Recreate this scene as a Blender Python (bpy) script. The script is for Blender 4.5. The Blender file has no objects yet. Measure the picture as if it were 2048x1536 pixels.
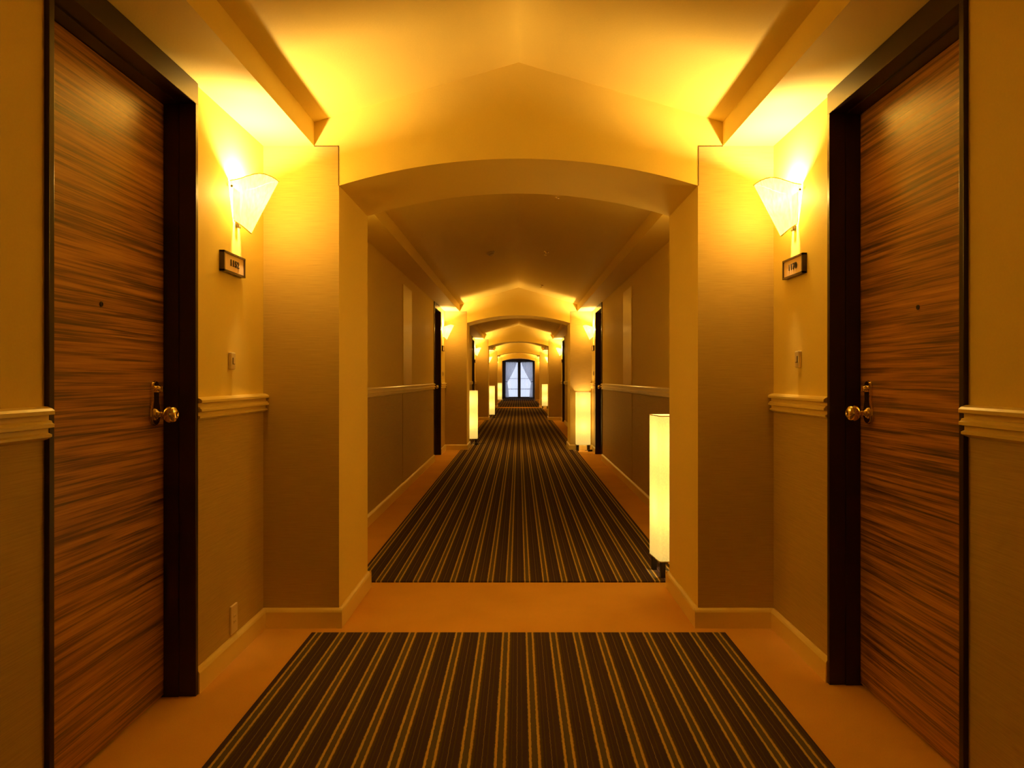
import bpy, bmesh, math, random
from mathutils import Vector, Matrix
random.seed(7)
S = bpy.context.scene
C = S.collection
PI = math.pi

# ------------------------------------------------------------------ camera, light, exposure
F = 1450.0                       # focal length in pixels of the 2048 frame
K = F / 1600.0                   # depth unit
PX, PY = 1037.0, 757.0           # where the corridor's lines meet
EYE = 1.15
cam = bpy.data.cameras.new('camera'); camo = bpy.data.objects.new('camera', cam); C.objects.link(camo)
cam.sensor_width = 36.0; cam.lens = F / 2048.0 * 36.0
cam.shift_x = -(PX - 1024.0) / 2048.0; cam.shift_y = (PY - 768.0) / 2048.0
camo.location = (0, 0, EYE); camo.rotation_euler = (PI / 2, 0, 0)
cam.clip_start = 0.02; cam.clip_end = 200
S.camera = camo
S.view_settings.view_transform = 'Standard'
S.view_settings.look = 'None'
S.view_settings.gamma = 1.0
S.view_settings.use_curve_mapping = False
S.view_settings.exposure = 1.0
LAMP = (1.0, 0.64, 0.24)        # warm lamp light
P_SCONCE = 26.0                   # W, bulb of a front sconce
P_BACK = 7.0                     # W, bulb of a sconce behind a pillar
P_FLOOR = 3.6                    # W, each of two bulbs of a floor lamp
E_SCONCE = 5.0                   # glow of a sconce shade
E_FLOOR = 0.32                   # glow of a floor lamp shade
S.cycles.max_bounces = 10; S.cycles.diffuse_bounces = 7; S.cycles.glossy_bounces = 4
S.cycles.transparent_max_bounces = 12
S.cycles.sample_clamp_indirect = 4.0
S.cycles.use_denoising = True
S.cycles.caustics_reflective = False; S.cycles.caustics_refractive = False
w = bpy.data.worlds.new('daylight'); S.world = w; w.use_nodes = True
w.node_tree.nodes['Background'].inputs[0].default_value = (0.70, 0.78, 1.0, 1)
w.node_tree.nodes['Background'].inputs[1].default_value = 0.75

# ------------------------------------------------------------------ dimensions (metres)
W = 1.18; SOF = 2.225; FX = 0.945; VZ = 2.335; RZ = 2.612; PILX = 0.83; SPR = 2.042; APX = 2.167
PER = 9.15 * K
COLY0, COLY1 = 3.70 * K, 4.40 * K
Y_BACK, Y_END = -5.6, 46.0 * K
def cy(k): return COLY0 + k * PER

# ------------------------------------------------------------------ materials
def mat(name):
    m = bpy.data.materials.new(name); m.use_nodes = True
    nt = m.node_tree; b = nt.nodes['Principled BSDF']
    return m, nt, b
def N(nt, t, **kw):
    n = nt.nodes.new(t)
    for k, v in kw.items():
        if k in n.inputs: n.inputs[k].default_value = v
        else: setattr(n, k, v)
    return n
def coords(nt, scale, kind='Object'):
    tc = N(nt, 'ShaderNodeTexCoord'); mp = N(nt, 'ShaderNodeMapping')
    mp.inputs['Scale'].default_value = scale
    nt.links.new(tc.outputs[kind], mp.inputs[0]); return mp.outputs[0]
def ramp(nt, src, stops, interp='LINEAR'):
    r = N(nt, 'ShaderNodeValToRGB'); cr = r.color_ramp; cr.interpolation = interp
    while len(cr.elements) < len(stops): cr.elements.new(0.5)
    for e, (p, c) in zip(cr.elements, stops):
        e.position = p; e.color = (c[0], c[1], c[2], 1)
    nt.links.new(src, r.inputs[0]); return r.outputs[0]
def bump(nt, b, src, strength, dist=0.002):
    bp = N(nt, 'ShaderNodeBump'); bp.inputs['Strength'].default_value = strength; bp.inputs['Distance'].default_value = dist
    nt.links.new(src, bp.inputs['Height']); nt.links.new(bp.outputs[0], b.inputs['Normal'])
def plain(name, col, rough=0.6, metal=0.0, spec=0.5, var=0.0, bumps=None, coat=0.0):
    m, nt, b = mat(name)
    b.inputs['Roughness'].default_value = rough; b.inputs['Metallic'].default_value = metal
    b.inputs['Specular IOR Level'].default_value = spec; b.inputs['Coat Weight'].default_value = coat
    nz = N(nt, 'ShaderNodeTexNoise'); nz.inputs['Scale'].default_value = 6.0 if not bumps else bumps[0]; nz.inputs['Detail'].default_value = 4
    nt.links.new(coords(nt, (1, 1, 1)), nz.inputs['Vector'])
    lo = [c * (1 - var) for c in col]; hi = [min(1, c * (1 + var)) for c in col]
    nt.links.new(ramp(nt, nz.outputs[0], [(0.3, lo), (0.7, hi)]), b.inputs['Base Color'])
    if bumps: bump(nt, b, nz.outputs[0], bumps[1], bumps[2])
    return m
M_plaster = plain('plaster', (0.86, 0.69, 0.19), 0.62, spec=0.35, var=0.015, bumps=(160, 0.30, 0.0015))
M_trim = plain('cream_paint', (0.86, 0.70, 0.26), 0.28, spec=0.5, var=0.01)
M_panel = plain('satin_panel_paint', (0.92, 0.74, 0.22), 0.36, spec=0.6, var=0.02)
M_casing = plain('dark_casing', (0.030, 0.012, 0.014), 0.28, spec=0.4, var=0.1)
M_brass = plain('aged_brass', (0.92, 0.80, 0.52), 0.14, metal=1.0, var=0.08)
M_black = plain('black_wood', (0.012, 0.008, 0.008), 0.35, var=0.1)
M_dark = plain('dark_metal', (0.05, 0.035, 0.02), 0.4, metal=0.4)
M_plastic = plain('ivory_plastic', (0.80, 0.68, 0.46), 0.35, var=0.01)
M_slot = plain('dark_slot', (0.10, 0.06, 0.03), 0.5)
M_ink = plain('black_ink', (0.01, 0.006, 0.006), 0.5)
M_sign = plain('sign_plate', (0.86, 0.62, 0.36), 0.35, var=0.02)
M_signframe = plain('sign_frame', (0.05, 0.022, 0.014), 0.35, var=0.1)
M_winframe = plain('window_frame_paint', (0.10, 0.085, 0.10), 0.5, var=0.05)
M_white = plain('white_plastic', (0.7, 0.6, 0.42), 0.5)

def m_wallpaper():
    m, nt, b = mat('grasscloth_wallpaper')
    tc = N(nt, 'ShaderNodeTexCoord'); mp = N(nt, 'ShaderNodeMapping'); mp.inputs['Scale'].default_value = (9, 9, 420)
    nt.links.new(tc.outputs['Object'], mp.inputs[0])
    n1 = N(nt, 'ShaderNodeTexNoise'); n1.inputs['Scale'].default_value = 1; n1.inputs['Detail'].default_value = 3
    nt.links.new(mp.outputs[0], n1.inputs['Vector'])
    nt.links.new(ramp(nt, n1.outputs[0], [(0.25, (0.45, 0.33, 0.115)), (0.5, (0.52, 0.38, 0.135)), (0.75, (0.58, 0.43, 0.155))]), b.inputs['Base Color'])
    b.inputs['Roughness'].default_value = 0.55; b.inputs['Specular IOR Level'].default_value = 0.35
    bump(nt, b, n1.outputs[0], 0.25, 0.001)
    return m
M_paper = m_wallpaper()

def m_wood():
    m, nt, b = mat('zebra_wood_veneer')
    v1 = coords(nt, (1.6, 1.6, 85)); v2 = coords(nt, (4.0, 4.0, 300)); v3 = coords(nt, (0.7, 0.7, 9))
    ns = []
    for v, d, dist in ((v1, 4, 0.35), (v2, 3, 0.2), (v3, 2, 0.6)):
        n = N(nt, 'ShaderNodeTexNoise'); n.inputs['Scale'].default_value = 1; n.inputs['Detail'].default_value = d; n.inputs['Distortion'].default_value = dist
        nt.links.new(v, n.inputs['Vector']); ns.append(n.outputs[0])
    a = N(nt, 'ShaderNodeMath', operation='MULTIPLY'); a.inputs[1].default_value = 0.50; nt.links.new(ns[0], a.inputs[0])
    c = N(nt, 'ShaderNodeMath', operation='MULTIPLY_ADD'); c.inputs[1].default_value = 0.32; nt.links.new(ns[1], c.inputs[0]); nt.links.new(a.outputs[0], c.inputs[2])
    d = N(nt, 'ShaderNodeMath', operation='MULTIPLY_ADD'); d.inputs[1].default_value = 0.18; nt.links.new(ns[2], d.inputs[0]); nt.links.new(c.outputs[0], d.inputs[2])
    col = ramp(nt, d.outputs[0], [(0.36, (0.050, 0.021, 0.018)), (0.45, (0.20, 0.080, 0.026)), (0.52, (0.42, 0.185, 0.050)), (0.62, (0.60, 0.30, 0.085))])
    nt.links.new(col, b.inputs['Base Color'])
    b.inputs['Roughness'].default_value = 0.33; b.inputs['Specular IOR Level'].default_value = 0.7; b.inputs['Coat Weight'].default_value = 0.3; b.inputs['Coat Roughness'].default_value = 0.3
    bump(nt, b, d.outputs[0], 0.25, 0.001)
    return m
M_wood = m_wood()

def m_carpet():
    m, nt, b = mat('tan_carpet')
    n1 = N(nt, 'ShaderNodeTexNoise'); n1.inputs['Scale'].default_value = 2.2; n1.inputs['Detail'].default_value = 6
    n2 = N(nt, 'ShaderNodeTexNoise'); n2.inputs['Scale'].default_value = 420; n2.inputs['Detail'].default_value = 2
    v = coords(nt, (1, 1, 1)); nt.links.new(v, n1.inputs['Vector']); nt.links.new(v, n2.inputs['Vector'])
    c1 = ramp(nt, n1.outputs[0], [(0.3, (0.72, 0.41, 0.10)), (0.7, (0.82, 0.48, 0.125))])
    mx = N(nt, 'ShaderNodeMixRGB', blend_type='MULTIPLY'); mx.inputs[0].default_value = 0.35
    nt.links.new(c1, mx.inputs[1]); nt.links.new(ramp(nt, n2.outputs[0], [(0.3, (0.6, 0.6, 0.6)), (0.7, (1, 1, 1))]), mx.inputs[2])
    nt.links.new(mx.outputs[0], b.inputs['Base Color'])
    b.inputs['Roughness'].default_value = 1.0; b.inputs['Specular IOR Level'].default_value = 0.05
    bump(nt, b, n2.outputs[0], 0.5, 0.003)
    return m
M_carpet = m_carpet()

def m_rug():
    """lengthwise stripes: a pair of tan lines every 105 mm, a thin line between, dark olive and purple-brown bands"""
    m, nt, b = mat('striped_runner')
    tc = N(nt, 'ShaderNodeTexCoord'); sx = N(nt, 'ShaderNodeSeparateXYZ')
    nz = N(nt, 'ShaderNodeTexNoise'); nz.inputs['Scale'].default_value = 70; nz.inputs['Detail'].default_value = 2
    nt.links.new(tc.outputs['Object'], nz.inputs['Vector']); nt.links.new(tc.outputs['Object'], sx.inputs[0])
    j = N(nt, 'ShaderNodeMath', operation='MULTIPLY_ADD'); j.inputs[1].default_value = 0.005
    nt.links.new(nz.outputs[0], j.inputs[0]); nt.links.new(sx.outputs[0], j.inputs[2])
    per = 0.1048
    o = N(nt, 'ShaderNodeMath', operation='ADD'); o.inputs[1].default_value = per * 40 - 0.049 - 0.0025 + per * 0.25
    nt.links.new(j.outputs[0], o.inputs[0])
    dv = N(nt, 'ShaderNodeMath', operation='DIVIDE'); dv.inputs[1].default_value = per; nt.links.new(o.outputs[0], dv.inputs[0])
    fr = N(nt, 'ShaderNodeMath', operation='FRACT'); nt.links.new(dv.outputs[0], fr.inputs[0])
    tan = (0.52, 0.36, 0.11); dk = (0.060, 0.036, 0.055); ol = (0.085, 0.060, 0.030); gr = (0.105, 0.085, 0.060); br = (0.20, 0.12, 0.04); th = (0.21, 0.15, 0.06)
    # pair centred at 0.25; lines at +-0.126
    stops = [(0.0, dk), (0.065, gr), (0.088, tan), (0.162, gr), (0.338, tan), (0.412, br), (0.435, ol), (0.50, dk), (0.56, ol), (0.59, dk), (0.725, th), (0.748, dk), (0.86, ol), (0.90, dk)]
    nt.links.new(ramp(nt, fr.outputs[0], stops, 'CONSTANT'), b.inputs['Base Color'])
    n2 = N(nt, 'ShaderNodeTexNoise'); n2.inputs['Scale'].default_value = 500; nt.links.new(tc.outputs['Object'], n2.inputs['Vector'])
    bump(nt, b, n2.outputs[0], 0.5, 0.003)
    b.inputs['Roughness'].default_value = 1.0; b.inputs['Specular IOR Level'].default_value = 0.05
    return m
M_rug = m_rug()

def m_shade(name, strength, col, emit, rib=None, clear=0.0, lo=0.86):
    """fabric or parchment shade: lets its bulb's light through and glows"""
    m = bpy.data.materials.new(name); m.use_nodes = True; nt = m.node_tree; nt.nodes.clear()
    out = N(nt, 'ShaderNodeOutputMaterial'); tr = N(nt, 'ShaderNodeBsdfTranslucent'); df = N(nt, 'ShaderNodeBsdfDiffuse'); em = N(nt, 'ShaderNodeEmission')
    mx = N(nt, 'ShaderNodeMixShader'); mx.inputs[0].default_value = 0.7; ad = N(nt, 'ShaderNodeAddShader')
    nz = N(nt, 'ShaderNodeTexNoise'); nz.inputs['Scale'].default_value = 1.0; nz.inputs['Detail'].default_value = 4
    nt.links.new(coords(nt, rib or (30, 30, 30)), nz.inputs['Vector'])
    c = ramp(nt, nz.outputs[0], [(0.3, [x * lo for x in col]), (0.7, col)])
    ce = ramp(nt, nz.outputs[0], [(0.3, [x * lo for x in emit]), (0.7, emit)])
    nt.links.new(c, tr.inputs[0]); nt.links.new(c, df.inputs[0]); nt.links.new(ce, em.inputs[0]); em.inputs[1].default_value = strength
    nt.links.new(tr.outputs[0], mx.inputs[1]); nt.links.new(df.outputs[0], mx.inputs[2])
    nt.links.new(mx.outputs[0], ad.inputs[0]); nt.links.new(em.outputs[0], ad.inputs[1])
    tp = N(nt, 'ShaderNodeBsdfTransparent'); tp.inputs[0].default_value = (1.0, 0.86, 0.62, 1); cl = N(nt, 'ShaderNodeMixShader'); cl.inputs[0].default_value = clear
    nt.links.new(ad.outputs[0], cl.inputs[1]); nt.links.new(tp.outputs[0], cl.inputs[2]); nt.links.new(cl.outputs[0], out.inputs[0])
    return m
M_sconce = m_shade('pleated_parchment', E_SCONCE, (0.085, 0.065, 0.022), (1.0, 0.60, 0.050), (110, 110, 4), 0.08, 0.62)
M_lampshade = m_shade('linen_lampshade', E_FLOOR, (0.52, 0.42, 0.18), (1.0, 0.72, 0.17), (120, 120, 90))
def m_emit(name, col, s):
    m = bpy.data.materials.new(name); m.use_nodes = True; nt = m.node_tree; nt.nodes.clear()
    out = N(nt, 'ShaderNodeOutputMaterial'); em = N(nt, 'ShaderNodeEmission'); em.inputs[0].default_value = (*col, 1); em.inputs[1].default_value = s
    nt.links.new(em.outputs[0], out.inputs[0]); return m
M_bulb = m_emit('lit_bulb', (1.0, 0.72, 0.35), 2.5)
def m_sheer(name, col, alpha):
    m = bpy.data.materials.new(name); m.use_nodes = True; nt = m.node_tree; nt.nodes.clear()
    out = N(nt, 'ShaderNodeOutputMaterial'); tr = N(nt, 'ShaderNodeBsdfTranslucent'); df = N(nt, 'ShaderNodeBsdfDiffuse'); tp = N(nt, 'ShaderNodeBsdfTransparent')
    a = N(nt, 'ShaderNodeMixShader'); b = N(nt, 'ShaderNodeMixShader')
    wv = N(nt, 'ShaderNodeTexNoise'); wv.inputs['Scale'].default_value = 1; nt.links.new(coords(nt, (60, 60, 2)), wv.inputs['Vector'])
    c = ramp(nt, wv.outputs[0], [(0.3, [x * 0.9 for x in col]), (0.7, col)])
    for n in (tr, df): nt.links.new(c, n.inputs[0])
    a.inputs[0].default_value = 0.35; nt.links.new(tr.outputs[0], a.inputs[1]); nt.links.new(df.outputs[0], a.inputs[2])
    b.inputs[0].default_value = alpha; nt.links.new(tp.outputs[0], b.inputs[1]); nt.links.new(a.outputs[0], b.inputs[2])
    nt.links.new(b.outputs[0], out.inputs[0]); return m
M_lace = m_sheer('lace_voile', (0.9, 0.9, 0.92), 0.35)
M_drape = m_sheer('sheer_drape', (0.80, 0.80, 0.86), 0.80)
def m_glass():
    m = bpy.data.materials.new('window_glass'); m.use_nodes = True; nt = m.node_tree; nt.nodes.clear()
    out = N(nt, 'ShaderNodeOutputMaterial'); tp = N(nt, 'ShaderNodeBsdfTransparent'); g = N(nt, 'ShaderNodeBsdfGlossy'); g.inputs['Roughness'].default_value = 0.02
    mx = N(nt, 'ShaderNodeMixShader'); mx.inputs[0].default_value = 0.06
    nt.links.new(tp.outputs[0], mx.inputs[1]); nt.links.new(g.outputs[0], mx.inputs[2]); nt.links.new(mx.outputs[0], out.inputs[0]); return m
M_glass = m_glass()

# ------------------------------------------------------------------ mesh helpers
class MB:
    def __init__(s): s.bm = bmesh.new()
    def box(s, x0, x1, y0, y1, z0, z1, mi=0, bevel=0.0):
        x0, x1 = sorted((x0, x1)); y0, y1 = sorted((y0, y1)); z0, z1 = sorted((z0, z1))
        v = [s.bm.verts.new(p) for p in ((x0, y0, z0), (x1, y0, z0), (x1, y1, z0), (x0, y1, z0), (x0, y0, z1), (x1, y0, z1), (x1, y1, z1), (x0, y1, z1))]
        fs = [s.bm.faces.new([v[i] for i in q]) for q in ((0, 3, 2, 1), (4, 5, 6, 7), (0, 1, 5, 4), (1, 2, 6, 5), (2, 3, 7, 6), (3, 0, 4, 7))]
        for f in fs: f.material_index = mi
        if bevel > 0:
            es = list({e for f in fs for e in f.edges})
            bmesh.ops.bevel(s.bm, geom=es, offset=bevel, segments=2, affect='EDGES', profile=0.6)
        return s
    def extrude(s, prof, y0, y1, mi=0, caps=True):
        """prof: closed list of (x, z), extruded along y"""
        a = [s.bm.verts.new((x, y0, z)) for x, z in prof]; b = [s.bm.verts.new((x, y1, z)) for x, z in prof]
        n = len(prof)
        for i in range(n):
            f = s.bm.faces.new((a[i], a[(i + 1) % n], b[(i + 1) % n], b[i])); f.material_index = mi
        if caps:
            s.bm.faces.new(a).material_index = mi; s.bm.faces.new(b[::-1]).material_index = mi
        return s
    def extrude_x(s, prof, x0, x1, mi=0):
        """prof: closed list of (y, z), extruded along x"""
        a = [s.bm.verts.new((x0, y, z)) for y, z in prof]; b = [s.bm.verts.new((x1, y, z)) for y, z in prof]
        n = len(prof)
        for i in range(n):
            s.bm.faces.new((a[i], a[(i + 1) % n], b[(i + 1) % n], b[i])).material_index = mi
        s.bm.faces.new(a); s.bm.faces.new(b[::-1]); return s
    def lathe(s, prof, origin, axis='z', seg=24, mi=0):
        """prof: (radius, distance along axis)"""
        rings = []
        for r, h in prof:
            ring = []
            for i in range(seg):
                t = 2 * PI * i / seg; c, d = r * math.cos(t), r * math.sin(t)
                p = {'z': (c, d, h), 'x': (h, c, d), 'y': (c, h, d)}[axis]
                ring.append(s.bm.verts.new(Vector(p) + Vector(origin)))
            rings.append(ring)
        for a, b in zip(rings, rings[1:]):
            for i in range(seg):
                f = s.bm.faces.new((a[i], a[(i + 1) % seg], b[(i + 1) % seg], b[i])); f.material_index = mi; f.smooth = True
        for ring in (rings[0], rings[-1]):
            try: s.bm.faces.new(ring)
            except ValueError: pass
        return s
    def tube(s, pts, r, seg=8):
        pts = [Vector(p) for p in pts]; rings = []
        for i, p in enumerate(pts):
            t = (pts[min(i + 1, len(pts) - 1)] - pts[max(i - 1, 0)]).normalized()
            u = t.orthogonal().normalized() if abs(t.z) > 0.95 else Vector((0, 0, 1)).cross(t).normalized(); v = t.cross(u)
            rings.append([s.bm.verts.new(p + r * (math.cos(2 * PI * k / seg) * u + math.sin(2 * PI * k / seg) * v)) for k in range(seg)])
        for a, b in zip(rings, rings[1:]):
            for k in range(seg):
                s.bm.faces.new((a[k], a[(k + 1) % seg], b[(k + 1) % seg], b[k])).smooth = True
        s.bm.faces.new(rings[0]); s.bm.faces.new(rings[-1][::-1]); return s
    def grid(s, fn, nu, nv, closed=False, smooth=True):
        g = [[s.bm.verts.new(fn(i / nu, j / nv)) for j in range(nv + 1)] for i in range(nu + 1)]
        for i in range(nu):
            for j in range(nv):
                f = s.bm.faces.new((g[i][j], g[i + 1][j], g[i + 1][j + 1], g[i][j + 1])); f.smooth = smooth
        return s
    def build(s, name, mats, parent=None, loc=None, fix=True):
        if fix: bmesh.ops.recalc_face_normals(s.bm, faces=s.bm.faces[:])
        me = bpy.data.meshes.new(name); s.bm.to_mesh(me); s.bm.free()
        for m in (mats if isinstance(mats, (list, tuple)) else [mats]): me.materials.append(m)
        o = bpy.data.objects.new(name, me); C.objects.link(o)
        if parent: o.parent = parent
        if loc: o.location = loc
        return o
def structure(o): o['kind'] = 'structure'; return o
def empty(name, loc=(0, 0, 0), rz=0.0):
    o = bpy.data.objects.new(name, None); C.objects.link(o); o.location = loc; o.rotation_euler.z = rz; o.empty_display_size = 0.1; return o
def tag(o, label, cat, group=None):
    o['label'] = label; o['category'] = cat
    if group: o['group'] = group
    return o
def copy_tree(o, parent=None):
    c = o.copy(); C.objects.link(c); c.parent = parent
    for ch in list(o.children): copy_tree(ch, c)
    return c

# ------------------------------------------------------------------ openings along each wall
doors = {-1: [], 1: []}      # (y0, y1)
panels = {-1: [], 1: []}
for k in range(4):
    doors[-1].append((1.99 * K + k * PER, 2.915 * K + k * PER))
    doors[1].append((2.098 * K + k * PER, 3.025 * K + k * PER))
    if k < 3:
        panels[-1].append((8.14 * K + k * PER, 8.78 * K + k * PER))
        panels[1].append((8.30 * K + k * PER, 8.95 * K + k * PER))
pillars_y = [(cy(k), cy(k) + COLY1 - COLY0) for k in range(-1, 5)]

def gaps(y0, y1, cuts):
    out = []; a = y0
    for c0, c1 in sorted(cuts):
        if c0 > a + 1e-4: out.append((a, c0))
        a = max(a, c1)
    if y1 > a + 1e-4: out.append((a, y1))
    return out

# ------------------------------------------------------------------ floor, walls, ceiling
structure(MB().box(-1.45, 1.45, Y_BACK - 0.2, Y_END + 0.2, -0.12, 0.0).build('floor', M_carpet))
RAILZ = 1.04
for s, nm in ((-1, 'wall_left'), (1, 'wall_right')):
    mb = MB()
    for a, b in gaps(Y_BACK, Y_END, doors[s]):
        mb.box(s * W, s * 1.32, a, b, RAILZ, SOF + 0.02, 0)
        mb.box(s * W, s * 1.32, a, b, -0.02, RAILZ, 1)
    mb.box(s * 1.335, s * 1.40, Y_BACK, Y_END, -0.05, SOF + 0.05, 0)  # unseen closing slab, added to keep daylight from leaking in under the doors
    structure(mb.build(nm, [M_plaster, M_paper]))
prof = [(-1.45, SOF), (-FX, SOF), (-FX, VZ), (0, RZ), (FX, VZ), (FX, SOF), (1.45, SOF), (1.45, 2.9), (-1.45, 2.9)]
ceil = MB().extrude(prof, Y_BACK - 0.1, Y_END + 0.1).build('ceiling', M_plaster); structure(ceil)
structure(MB().box(-1.4, 1.4, Y_BACK - 0.12, Y_BACK, -0.05, 2.9).build('wall_back', M_plaster))

# pillars and arches
R = (PILX ** 2 + (APX - SPR) ** 2) / (2 * (APX - SPR))
def arc(n=28):
    return [(x, APX - R + math.sqrt(R * R - x * x)) for x in [-PILX + 2 * PILX * i / n for i in range(n + 1)]]
BBP = [(0.0, 0.0), (0.018, 0.0), (0.018, 0.074), (0.014, 0.082), (0.006, 0.090), (0.0, 0.090)]   # baseboard profile
for k, (a, b) in enumerate(pillars_y):
    root = structure(empty('wall_archway', (0, a, SPR)))
    d = b - a
    for s in (-1, 1):
        side = structure(empty('wall_pillar', (0, a, 0)))
        mb = MB().box(s * PILX, s * W, 0, d, 0.0, SOF); mb.bm.faces.ensure_lookup_table()
        for f in mb.bm.faces:
            if all(abs(v.co.x - s * PILX) < 1e-4 for v in f.verts): f.material_index = 1   # plastered reveal
        mb.build('pillar_shaft', [M_paper, M_plaster], side)
        mb = MB()
        # skirting round the pillar: front, reveal, back
        mb.extrude([(s * (PILX - o), z) for o, z in BBP] , 0, d)
        x0, x1 = s * (PILX - 0.018), s * W
        mb.extrude_x([(-o, z) for o, z in BBP], x0, x1)
        mb.extrude_x([(d + o, z) for o, z in BBP], x0, x1)
        mb.build('baseboard', M_trim, side)
        # thin edge bead where wallpaper meets the plaster arch
        MB().box(s * (PILX + 0.001), s * (PILX + 0.0035), -0.003, 0, SPR, SOF).box(s * (PILX + 0.001), s * FX, -0.003, 0, SOF - 0.0025, SOF).build('edge_bead', M_slot, side)
    mb = MB()
    A = arc()
    pts = A + [(PILX, SOF + 0.001), (FX, SOF + 0.001), (FX, VZ), (0, RZ), (-FX, VZ), (-FX, SOF + 0.001), (-PILX, SOF + 0.001)]
    # front and back faces as strips so the concave outline stays clean
    n = len(A) - 1
    def top(x): return RZ - (RZ - VZ) * abs(x) / FX
    for yy in (0.0, d):
        lo = [mb.bm.verts.new((x, yy, z)) for x, z in A]; hi = [mb.bm.verts.new((x, yy, top(x) + 0.004)) for x, z in A]
        for i in range(n): mb.bm.faces.new((lo[i], lo[i + 1], hi[i + 1], hi[i]))
        for s in (-1, 1):
            q = [mb.bm.verts.new(p) for p in ((s * PILX, yy, SOF), (s * FX, yy, SOF), (s * FX, yy, VZ), (s * PILX, yy, top(PILX) + 0.004))]
            mb.bm.faces.new(q)
    l0 = [mb.bm.verts.new((x, 0, z)) for x, z in A]; l1 = [mb.bm.verts.new((x, d, z)) for x, z in A]
    for i in range(n):
        f = mb.bm.faces.new((l0[i], l1[i], l1[i + 1], l0[i + 1])); f.smooth = True
    mb.build('arch_header', M_plaster, root, (0, 0, -SPR))

# skirting along the walls and the moulded chair rail
RAIL = [(0.0, 1.081), (0.008, 1.0805), (0.020, 1.076), (0.027, 1.070), (0.027, 1.061), (0.012, 1.059), (0.012, 1.047), (0.019, 1.045), (0.021, 1.040),
        (0.026, 1.037), (0.026, 1.029), (0.011, 1.026), (0.011, 1.015), (0.020, 1.011), (0.020, 1.005), (0.008, 0.999), (0.0, 0.996)]
for s, nm, tn in ((-1, 'baseboard_left', 'trim_1'), (1, 'baseboard_right', 'trim_2')):
    mb = MB(); mr = MB()
    cuts = doors[s] + pillars_y
    for a, b in gaps(Y_BACK, Y_END - 0.0, cuts):
        mb.extrude([(s * (W - o), z) for o, z in BBP], a, b)
    rc = cuts + [(p0 - 0.005, p0 + 0.003) for p0, p1 in panels[s]] + [(p1 - 0.003, p1 + 0.005) for p0, p1 in panels[s]]
    for a, b in gaps(Y_BACK, Y_END, rc):
        mr.extrude([(s * (W - o), z) for o, z in RAIL], a, b)
    structure(mb.build(nm, M_trim)); structure(mr.build(tn, M_trim))

# ------------------------------------------------------------------ guest room doors
def make_door(n, s, y0, y1):
    root = structure(empty('door_%d' % n, (s * W, (y0 + y1) / 2, 0)))
    cx, cyy = s * W, (y0 + y1) / 2
    def bx(mb, xa, xb, ya, yb, za, zb, bv=0.0): return mb.box(s * xa - cx, s * xb - cx, ya - cyy, yb - cyy, za, zb, 0, bv)
    J = 0.020
    mb = MB()
    for ya, yb, st in ((y0, y0 + J, 1), (y1 - J, y1, -1)):
        bx(mb, W - 0.013, 1.228, ya, yb, 0, 2.145, 0.0015)
        sa, sb = (ya, yb + 0.005) if st == 1 else (ya - 0.005, yb)
        bx(mb, 1.228, 1.32, sa, sb, 0, 2.145)
    bx(mb, W - 0.013, 1.228, y0, y1, 2.145, SOF - 0.001, 0.0015)
    bx(mb, 1.228, 1.32, y0 + J, y1 - J, 2.139, SOF)
    mb.build('door_frame', M_casing, root)
    mb = MB(); bx(mb, 1.280, 1.32, y0 + J + 0.007, y1 - J - 0.007, 0.010, 2.137, 0.001)
    leaf = mb.build('door_leaf', M_wood, root)
    # lock plate at the far edge: backplate, keyway, knob
    yl = y1 - 0.112 * K
    lx = s * 1.280 - cx; d = -s
    zc = 1.028
    mb = MB()
    pr = []
    hw = 0.025
    for i in range(13):
        t = PI * i / 12; pr.append((hw * 0.9 * math.cos(t), 1.122 + hw * 0.8 * math.sin(t)))
    pr += [(-hw * 0.8, 1.07), (-hw * 1.2, 1.04)]
    for i in range(13):
        t = PI + PI * i / 12; pr.append((hw * 1.25 * math.cos(t), 1.016 + hw * 1.25 * math.sin(t)))
    pr += [(hw * 1.2, 1.04), (hw * 0.8, 1.07)]
    for sc, t0, t1 in ((1.0, 0, 0.006), (0.86, 0.006, 0.012)):
        q = [(y * sc + yl - cyy, 1.07 + (z - 1.07) * (0.97 if sc < 1 else 1)) for y, z in pr]
        mb.extrude_x(q, lx + d * t0, lx + d * t1)
    plate = mb.build('lock_plate', M_brass, root)
    mb = MB(); mb.lathe([(0.0005, 0), (0.013, 0), (0.0135, d * 0.010), (0.010, d * 0.016), (0.008, d * 0.017), (0.0005, d * 0.017)], (lx + d * 0.011, yl - cyy, 1.113), 'x', 20)
    mb.box(lx + d * 0.027, lx + d * 0.034, yl - cyy - 0.003, yl - cyy + 0.003, 1.104, 1.122, 0, 0.001)
    mb.build('thumb_turn', M_brass, root)
    mb = MB()
    prk = [(0.0005, 0), (0.023, 0), (0.024, 0.004), (0.017, 0.009), (0.011, 0.012), (0.0095, 0.020), (0.011, 0.028), (0.019, 0.032), (0.027, 0.040), (0.031, 0.052), (0.030, 0.062), (0.024, 0.070), (0.013, 0.074), (0.005, 0.0745), (0.0045, 0.073), (0.0005, 0.073)]
    mb.lathe([(r, d * h) for r, h in prk], (lx + d * 0.011, yl - cyy, zc - 0.004), 'x', 32)
    mb.build('door_knob', M_brass, root)
    mb = MB(); yp = (y0 + y1) / 2
    mb.lathe([(0.0005, 0), (0.008, 0), (0.008, d * 0.003), (0.005, d * 0.004), (0.005, d * 0.001), (0.0005, d * 0.001)], (lx, yp - cyy, 1.378), 'x', 18)
    mb.build('peephole', M_dark, root)
    return root
n = 1
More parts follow.
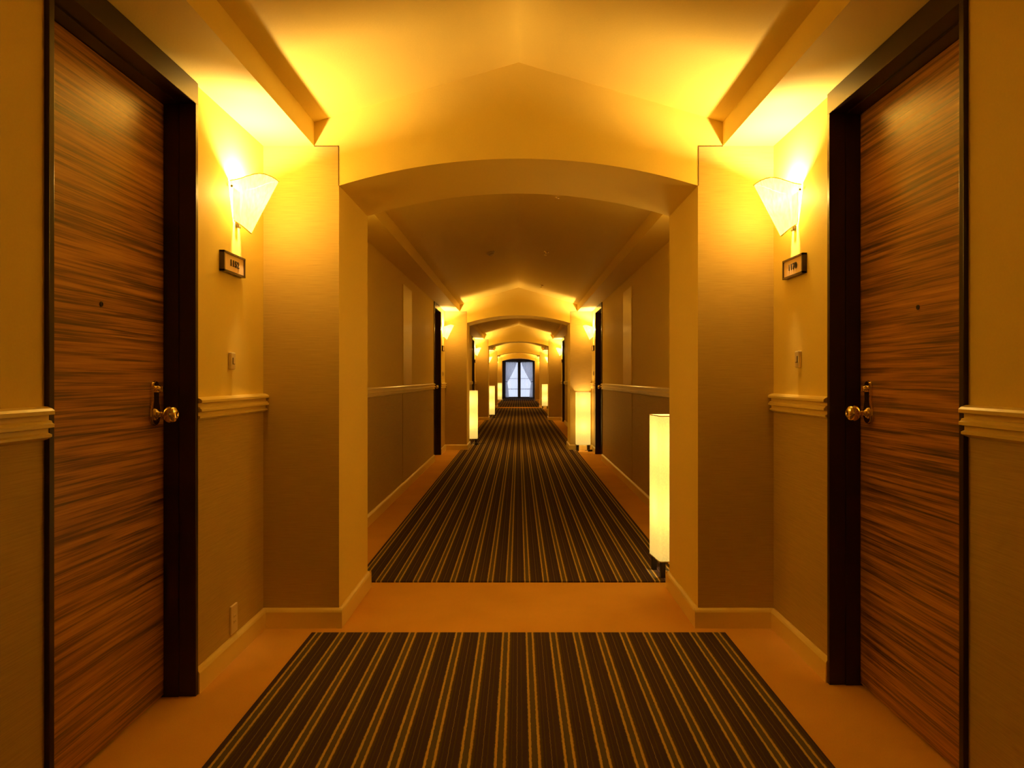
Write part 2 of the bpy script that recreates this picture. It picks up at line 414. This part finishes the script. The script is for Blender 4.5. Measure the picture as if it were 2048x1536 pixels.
for k in range(4):
    for s in (-1, 1):
        if n <= 2: make_door(n, s, *doors[s][k])
        else:
            src = bpy.data.objects['door_1' if s < 0 else 'door_2']
            c = copy_tree(src); c.name = 'door_%d' % n; c.location.y = sum(doors[s][k]) / 2
        n += 1
# concealed service doors: smooth panel above the rail, papered panel below
for k in range(3):
    for s in (-1, 1):
        y0, y1 = panels[s][k]
        root = structure(empty('door_%d' % n, (s * W, (y0 + y1) / 2, 0))); h = (y1 - y0) / 2
        MB().box(0, -s * 0.010, -h, h, 1.083, 2.110, 0, 0.002).build('upper_panel', M_panel, root)
        mb = MB(); mb.box(0, -s * 0.005, -h, h, 0.093, 0.994, 0, 0.001)
        mb.build('lower_panel', M_paper, root)
        n += 1

# ------------------------------------------------------------------ end wall with the tall window
WX0, WX1, WZ1 = -0.78, 0.86, 2.13
ye = Y_END
mb = MB()
mb.box(-1.4, WX0, ye, ye + 0.2, -0.05, 2.9).box(WX1, 1.4, ye, ye + 0.2, -0.05, 2.9).box(WX0, WX1, ye, ye + 0.2, WZ1, 2.9).box(WX0, WX1, ye, ye + 0.2, -0.05, 0.04)
structure(mb.build('wall_end', M_winframe))
root = structure(empty('window_1', ((WX0 + WX1) / 2, ye, 0)))
hw = (WX1 - WX0) / 2
mb = MB()
mb.box(-hw, -hw + 0.06, 0.0, 0.09, 0.04, WZ1).box(hw - 0.06, hw, 0.0, 0.09, 0.04, WZ1).box(-hw, hw, 0.0, 0.09, WZ1 - 0.06, WZ1).box(-hw, hw, 0, 0.09, 0.04, 0.10).box(-0.085, 0.085, -0.01, 0.09, 0.04, WZ1)
mb.build('window_frame', M_winframe, root)
for s in (-1, 1):
    a, b = sorted((s * 0.085, s * (hw - 0.06)))
    mb = MB(); mb.box(a, b, 0.03, 0.06, 1.135, 1.16).box(a, b, 0.03, 0.06, 0.53, 0.56)
    mb.build('glazing_bar', M_winframe, root)
    MB().box(a, b, 0.042, 0.048, 0.10, WZ1 - 0.06).build('pane', M_glass, root)

def lace(x0, x1, z0, z1, y, label):
    def fn(u, v):
        x = x0 + (x1 - x0) * u
        return (x, y + 0.018 * math.sin(u * 2 * PI * 9) + 0.006 * math.sin(u * 41), z1 - (z1 - z0) * v + (0.03 * abs(math.sin(u * PI * 7)) if v > 0.999 else 0))
    o = MB().grid(fn, 90, 10).build('lace_curtain', M_lace); tag(o, label, 'curtain', 'white lace curtains at the end window'); return o
lace(-0.70, -0.05, 0.06, 2.09, ye - 0.06, 'flat white lace curtain over the window half nearer the wall with room sign 1152')
lace(0.13, 0.78, 0.06, 2.09, ye - 0.06, 'flat white lace curtain over the window half nearer the wall with room sign 1170')
def drape(xo, xi, label, s):
    """gathered drape: hangs full width at the top and is pulled to the outer side at the tie"""
    zt, zk, zb = 2.10, 0.92, 0.06
    xk = xo + s * 0.0
    def fn(u, v):
        z = zt + (zb - zt) * v
        if z > zk:
            t = (zt - z) / (zt - zk)
            inner = xi + (xk - s * 0.10 - xi) * (t ** 1.25); outer = xo + (xk + s * 0.02 - xo) * t
        else:
            t = (zk - z) / (zk - zb)
            inner = xk - s * (0.10 + 0.09 * math.sin(t * PI / 2)); outer = xk + s * 0.02
        x = outer + (inner - outer) * u
        return (x, ye - 0.13 + (0.022 if z > zk + 0.1 else 0.014) * math.sin(u * 2 * PI * 8), z)
    root = MB().grid(fn, 80, 40).build('tied_drape', M_drape)
    tag(root, label, 'curtain', 'sheer drapes tied back at the end window')
    x0, x1 = xk - s * 0.12, xk + s * 0.05
    pts = [(x0 + (x1 - x0) * i / 12, ye - 0.155 + 0.01 * abs(i - 6) / 6, zk + 0.02 + 0.05 * (i / 12)) for i in range(13)]
    MB().tube(pts, 0.014, 8).build('tieback', M_winframe, root)
drape(-0.74, -0.09, 'sheer pale drape tied back toward the wall with room sign 1152', -1)
drape(0.82, 0.15, 'sheer pale drape tied back toward the wall with room sign 1170', 1)
mb = MB(); mb.tube([(-0.82, ye - 0.10, 2.115), (0.90, ye - 0.10, 2.115)], 0.012); tag(mb.build('curtain_rod', M_dark), 'dark curtain rod across the top of the end window', 'curtain rod')

# ------------------------------------------------------------------ striped runners
def runner(y0, y1, label, hwid=0.93):
    o = MB().box(-hwid, hwid, y0, y1, 0.0, 0.008).build('carpet_runner', M_rug); tag(o, label, 'rug'); return o
runner(Y_BACK + 0.05, 3.60 * K, 'striped dark runner lying before the first arch, between the two brown wood doors')
runner(4.51 * K, 31.05 * K, 'very long striped dark runner stretching down the corridor beyond the first arch', 0.925)
runner(32.1 * K, Y_END - 0.25, 'striped runner in bluish daylight in front of the end window')

# ------------------------------------------------------------------ wall sconces
def make_sconce(power):
    """local frame: wall plane x=0, projects along +x, z=0 at the top rim"""
    root = empty('wall_sconce')
    hy = 0.078
    def fn(u, v):
        t = PI * u
        # top: deep U standing out 0.20 m; bottom: narrow V hanging below the wall edge
        sn = max(0.0, math.sin(t)); cs = math.cos(t)
        tx, ty = 0.166 * sn ** 0.62, -hy * math.copysign(abs(cs) ** 0.80, cs)
        bxx = 0.058 * sn; by = -hy * 0.42 * cs
        zt = 0.034 * math.sin(min(1.0, sn / 0.7) * PI / 2) - 0.012 * sn ** 4; zb = -0.155 - 0.045 * sn ** 1.3
        x = tx + (bxx - tx) * v; y = ty + (by - ty) * v; z = zt + (zb - zt) * v
        rp = 0.0020 * math.sin(u * PI * 34) * (1 - v)
        return (x + rp * math.sin(t) + 0.004, y - rp * math.cos(t), z)
    sh = MB().grid(fn, 102, 12).build('shade', M_sconce, root)
    # rim tapes along top and bottom
    for v, nm in ((0.0, 'top_rim'), (1.0, 'bottom_rim')):
        MB().tube([fn(i / 40, v) for i in range(41)], 0.0022, 6).build(nm, M_panel, sh)
    mb = MB(); mb.box(0, 0.004, -0.03, 0.03, -0.14, -0.02).box(0.004, 0.016, -0.012, 0.012, -0.178, -0.142, 0, 0.003).build('wall_bracket', M_dark, root)
    for y in (-hy, hy):
        MB().lathe([(0.0005, 0), (0.005, 0), (0.005, 0.004), (0.0005, 0.005)], (0.011, y + math.copysign(0.001, y), -0.022), 'y' , 12).build('screw', M_dark, root)
    MB().lathe([(0.0005, -0.03), (0.012, -0.026), (0.013, 0.0), (0.009, 0.02), (0.0005, 0.026)], (0.062, 0, -0.070), 'z', 16).build('bulb', M_bulb, root)
    L = bpy.data.lights.new('sconce_bulb', 'POINT'); L.energy = power; L.color = LAMP; L.shadow_soft_size = 0.018
    lo = bpy.data.objects.new('bulb_light', L); C.objects.link(lo); lo.parent = root; lo.location = (0.062, 0, -0.035)
    return root
SZ = 1.957
front = make_sconce(P_SCONCE); back = make_sconce(P_BACK)
labels = {
 (0, -1): 'glowing cone-shaped parchment wall sconce directly above the room sign 1152',
 (0, 1): 'glowing cone-shaped parchment wall sconce directly above the room sign 1170',
 (1, -1): 'lit cone sconce before the second arch, on the wall of room sign 1152',
 (1, 1): 'lit cone sconce before the second arch, above a floor lamp',
 (2, -1): 'small lit cone sconce before the third arch, on the wall of room sign 1152',
 (2, 1): 'small lit cone sconce before the third arch, on the wall of room sign 1170',
 (3, -1): 'tiny lit cone sconce before the fourth arch, on the wall of room sign 1152',
 (3, 1): 'tiny lit cone sconce before the fourth arch, on the wall of room sign 1170',
 (4, -1): 'tiny lit cone sconce by the last arch before the window, wall of room sign 1152',
 (4, 1): 'tiny lit cone sconce by the last arch before the window, wall of room sign 1170'}
used = set()
def place(src, s, y, label, group):
    o = src if src.name not in used else copy_tree(src)
    used.add(src.name)
    o.location = (s * W, y, SZ); o.rotation_euler.z = 0 if s < 0 else PI
    tag(o, label, 'wall lamp', group)
for k in range(5):
    for s, D in ((-1, 3.345), (1, 3.41)):
        place(front, s, D * K + k * PER, labels[(k, s)], 'wall sconces before the arches')
for k in range(-1, 4):
    for s in (-1, 1):
        yb = cy(k) + (COLY1 - COLY0) + 0.36 * K
        place(back, s, yb, 'lit wall sconce on the far side of an arch pillar', 'wall sconces behind the arch pillars')

# ------------------------------------------------------------------ room signs, bell buttons, outlet
def make_sign(s, yc, zc, text, label):
    """frame box on the wall with an inset plate and black digits"""
    root = empty('room_sign', (s * W, yc, zc)); d = -s
    hw, hh, t = 0.123 * K, 0.041, 0.020
    mb = MB(); fw = 0.0075
    for a, b, c, e in ((-hw, hw, hh - fw, hh), (-hw, hw, -hh, -hh + fw), (-hw, -hw + fw * 1.3, -hh, hh), (hw - fw * 1.3, hw, -hh, hh)):
        mb.box(0, d * t, a, b, c, e)
    mb.build('sign_frame', M_signframe, root)
    MB().box(0, d * (t - 0.004), -hw + 0.005, hw - 0.005, -hh + 0.004, hh - 0.004).build('sign_plate', M_sign, root)
    if text:
        cu = bpy.data.curves.new('digits', 'FONT'); cu.body = text; cu.size = 0.035; cu.align_x = 'CENTER'; cu.align_y = 'CENTER'; cu.extrude = 0.001; cu.offset = 0.0012; cu.space_character = 1.12
        o = bpy.data.objects.new('digits', cu); C.objects.link(o); o.parent = root
        o.location = (d * (t - 0.0025), 0, 0)
        o.rotation_euler = (PI / 2, 0, PI / 2 if s < 0 else -PI / 2); o.scale = (1.25, 1.0, 1.0)
        bpy.context.view_layer.update()
        me = bpy.data.meshes.new_from_object(o.evaluated_get(bpy.context.evaluated_depsgraph_get())); me.materials.clear(); me.materials.append(M_ink)
        q = bpy.data.objects.new('digits', me); C.objects.link(q); q.parent = root; q.location = o.location; q.rotation_euler = o.rotation_euler; q.scale = o.scale
        bpy.data.objects.remove(o); q.name = 'digits'
    tag(root, label, 'room sign')
    return root
make_sign(-1, 3.277 * K, 1.617, '1152', 'dark framed number sign 1152 beside the brown door it belongs to')
make_sign(1, 3.395 * K, 1.624, '1170', 'dark framed sign 1170 between sconce and bell button')
for k, w_ in ((1, 'second'), (2, 'third')):
    make_sign(-1, 3.277 * K + k * PER, 1.617, None, 'tiny dark room sign before the %s arch, left of the carpet runner' % w_)
    make_sign(1, 3.395 * K + k * PER, 1.624, None, 'tiny dark room sign before the %s arch, right of the carpet runner' % w_)

def make_bell(s, yc, zc, label):
    root = empty('bell_button', (s * W, yc, zc)); d = -s
    MB().box(0, d * 0.014, -0.022, 0.022, -0.035, 0.035, 0, 0.005).build('cover_plate', M_plastic, root)
    mb = MB(); mb.box(d * 0.0135, d * 0.016, -0.008, 0.008, -0.012, 0.012, 0, 0.001); b = mb.build('push_button', M_plastic, root)
    MB().box(d * 0.0138, d * 0.0165, -0.0105, -0.008, -0.013, 0.013).box(d * 0.0138, d * 0.0165, -0.0105, 0.008, -0.0145, -0.012).build('button_recess', M_slot, b)
    tag(root, label, 'bell button'); return root
make_bell(-1, 3.275 * K, 1.222, 'small ivory bell button between sign 1152 and the chair rail')
make_bell(1, 3.355 * K, 1.231, 'ivory bell button on the wall under the plaque reading 1170')
make_bell(-1, 3.275 * K + PER, 1.222, 'tiny distant bell button before the second arch, on the 1152 wall')
make_bell(1, 3.355 * K + PER, 1.231, 'tiny distant bell button beside the door before second arch, above the 1170-side chair rail')
root = empty('wall_outlet', (-W, 3.30 * K, 0.160))
MB().box(0, 0.009, -0.034, 0.034, -0.058, 0.058, 0, 0.003).build('cover_plate', M_plastic, root)
mb = MB()
for z in (-0.012, 0.010): mb.box(0.0085, 0.0105, -0.012, 0.012, z - 0.006, z + 0.006, 0, 0.001)
b = mb.build('socket', M_plastic, root)
mb = MB()
for z in (-0.012, 0.010):
    for y in (-0.006, 0.006): mb.box(0.010, 0.0108, y - 0.001, y + 0.001, z - 0.003, z + 0.003)
mb.build('socket_slots', M_slot, b)
tag(root, 'ivory power outlet plate just above the skirting below the room sign 1152', 'outlet')

# ------------------------------------------------------------------ floor lamps
def make_lamp():
    root = empty('floor_lamp')
    h, r, z0, z1 = 0.110, 0.014, 0.098, 0.930
    def sec(t):
        # rounded square
        a = t * 4; i = int(a) % 4; f = a - int(a)
        cs = [(1, -1), (1, 1), (-1, 1), (-1, -1)]; ns = [(1, 0), (0, 1), (-1, 0), (0, -1)]
        c0 = cs[i]; c1 = cs[(i + 1) % 4]; n0 = ns[i]; n1 = ns[(i + 1) % 4]
        if f < 0.6:
            g = f / 0.6; p0 = Vector(c0) * (h - r); p1 = Vector(c1) * (h - r); p = p0 + (p1 - p0) * g + Vector(n0) * r
        else:
            g = (f - 0.6) / 0.4 * PI / 2; p = Vector(c1) * (h - r) + r * (math.cos(g) * Vector(n0) + math.sin(g) * Vector(n1))
        return p
    def fn(u, v):
        p = sec(u if u < 1 else 0.0); return (p.x, p.y, z0 + (z1 - z0) * v)
    sh = MB().grid(fn, 80, 8).build('shade', M_lampshade, root)
    for v, nm in ((0.0, 'shade_ring'), (1.0, 'shade_ring')):
        MB().tube([Vector(fn(i / 80, v)) * 1.0 for i in range(81)], 0.003, 6).build(nm, M_white, sh)
    for x in (-1, 1):
        for y in (-1, 1):
            MB().box(x * 0.086 - 0.014, x * 0.086 + 0.014, y * 0.086 - 0.014, y * 0.086 + 0.014, 0.0, 0.130, 0, 0.002).build('leg', M_black, root)
    mb = MB(); mb.box(-0.086, 0.086, -0.010, 0.010, 0.098, 0.112).box(-0.010, 0.010, -0.086, 0.086, 0.098, 0.112)
    mb.build('cross_brace', M_black, root)
    for z in (0.32, 0.70):
        MB().lathe([(0.0005, -0.05), (0.014, -0.045), (0.03, 0.0), (0.022, 0.025), (0.0005, 0.035)], (0, 0, z), 'z', 16).build('bulb', M_bulb, root)
        L = bpy.data.lights.new('lamp_bulb', 'POINT'); L.energy = P_FLOOR; L.color = LAMP; L.shadow_soft_size = 0.035
        lo = bpy.data.objects.new('bulb_light', L); C.objects.link(lo); lo.parent = root; lo.location = (0, 0, z + 0.075)
    # cord across the floor towards the wall (+x)
    pts = []
    for i in range(25):
        t = i / 24; a = t * 2.4 * PI
        pts.append((0.02 + 0.20 * t + 0.035 * math.sin(a), -0.10 - 0.05 * math.sin(a * 0.7) + 0.05 * t, 0.012 + 0.003 * math.sin(a * 2)))
    MB().tube(pts, 0.004, 6).build('power_cord', M_black, root)
    mb = MB(); mb.box(-0.035, 0.035, -0.022, 0.022, 0.0, 0.028, 0, 0.006)
    mb.build('foot_switch', M_black, root, (0.10, -0.12, 0.0))
    return root
lamp = make_lamp()
spots = [
 (0.905, 4.70, 0.10, 1, 'tall glowing box floor lamp half hidden by the first arch pillar'),
 (1.025, 12.72, 0.0, 1, 'glowing box floor lamp in front of the second arch pillar beside a dark door'),
 (-0.825, 13.95, 0.0, -1, 'glowing box floor lamp just behind the second arch pillar, wall of room sign 1152'),
 (-0.800, 23.2, 0.0, -1, 'glowing box floor lamp just behind the third arch pillar, wall of room sign 1152'),
 (1.010, 30.6, 0.0, 1, 'small glowing box floor lamp in front of the fourth arch pillar, right of the runner'),
 (-0.930, 39.6, 0.0, -1, 'tiny glowing box floor lamp by the last arch, nearest the window')]
for i, (x, D, rz, s, lab) in enumerate(spots):
    o = lamp if i == 0 else copy_tree(lamp)
    o.location = (x, D * K, 0.008 if abs(x) < 0.9 else 0.004); o.rotation_euler.z = rz
    tag(o, lab, 'floor lamp', 'glowing box floor lamps along the corridor')

# ------------------------------------------------------------------ ceiling fittings
def on_vault(x): return RZ - (RZ - VZ) * abs(x) / FX
def detector(x, D, lab, r=0.05):
    root = empty('smoke_detector', (x, D * K, on_vault(x))); root.rotation_euler.y = math.atan2(RZ - VZ, FX) * (1 if x > 0 else -1)
    MB().lathe([(0.0005, 0.0), (r, 0.0), (r, -0.010), (r * 0.92, -0.016), (0.0005, -0.016)], (0, 0, 0), 'z', 24).build('mounting_base', M_white, root)
    MB().lathe([(r * 0.7, -0.016), (r * 0.66, -0.030), (r * 0.4, -0.037), (0.0005, -0.037)], (0, 0, 0), 'z', 24).build('sensor_cap', M_white, root)
    tag(root, lab, 'smoke detector')
def sprinkler(x, D, lab):
    root = empty('sprinkler_head', (x, D * K, on_vault(x))); root.rotation_euler.y = math.atan2(RZ - VZ, FX) * (1 if x > 0 else -1)
    MB().lathe([(0.0005, 0.0), (0.030, 0.0), (0.028, -0.005), (0.012, -0.008), (0.0005, -0.008)], (0, 0, 0), 'z', 20).build('escutcheon', M_brass, root)
    mb = MB(); mb.lathe([(0.008, -0.008), (0.008, -0.022), (0.0005, -0.022)], (0, 0, 0), 'z', 12)
    for y in (-1, 1): mb.tube([(0, y * 0.008, -0.020), (0, y * 0.012, -0.030), (0, y * 0.004, -0.040)], 0.002, 6)
    mb.build('frame_arms', M_brass, root)
    MB().lathe([(0.0005, -0.040), (0.016, -0.040), (0.016, -0.042), (0.0005, -0.042)], (0, 0, 0), 'z', 16).build('deflector', M_brass, root)
    tag(root, lab, 'sprinkler')
detector(-0.305, 8.70, 'dim round smoke detector on the shaded ceiling slope above the wall of room sign 1152', 0.045)
sprinkler(0.299, 5.91, 'small dark sprinkler head on the ceiling slope just beyond the first arch')
sprinkler(0.303, 8.65, 'small dark sprinkler head in the shaded middle of the ceiling between first and second arch')
sprinkler(0.343, 11.65, 'small dark sprinkler head on the bright ceiling just before the second arch')
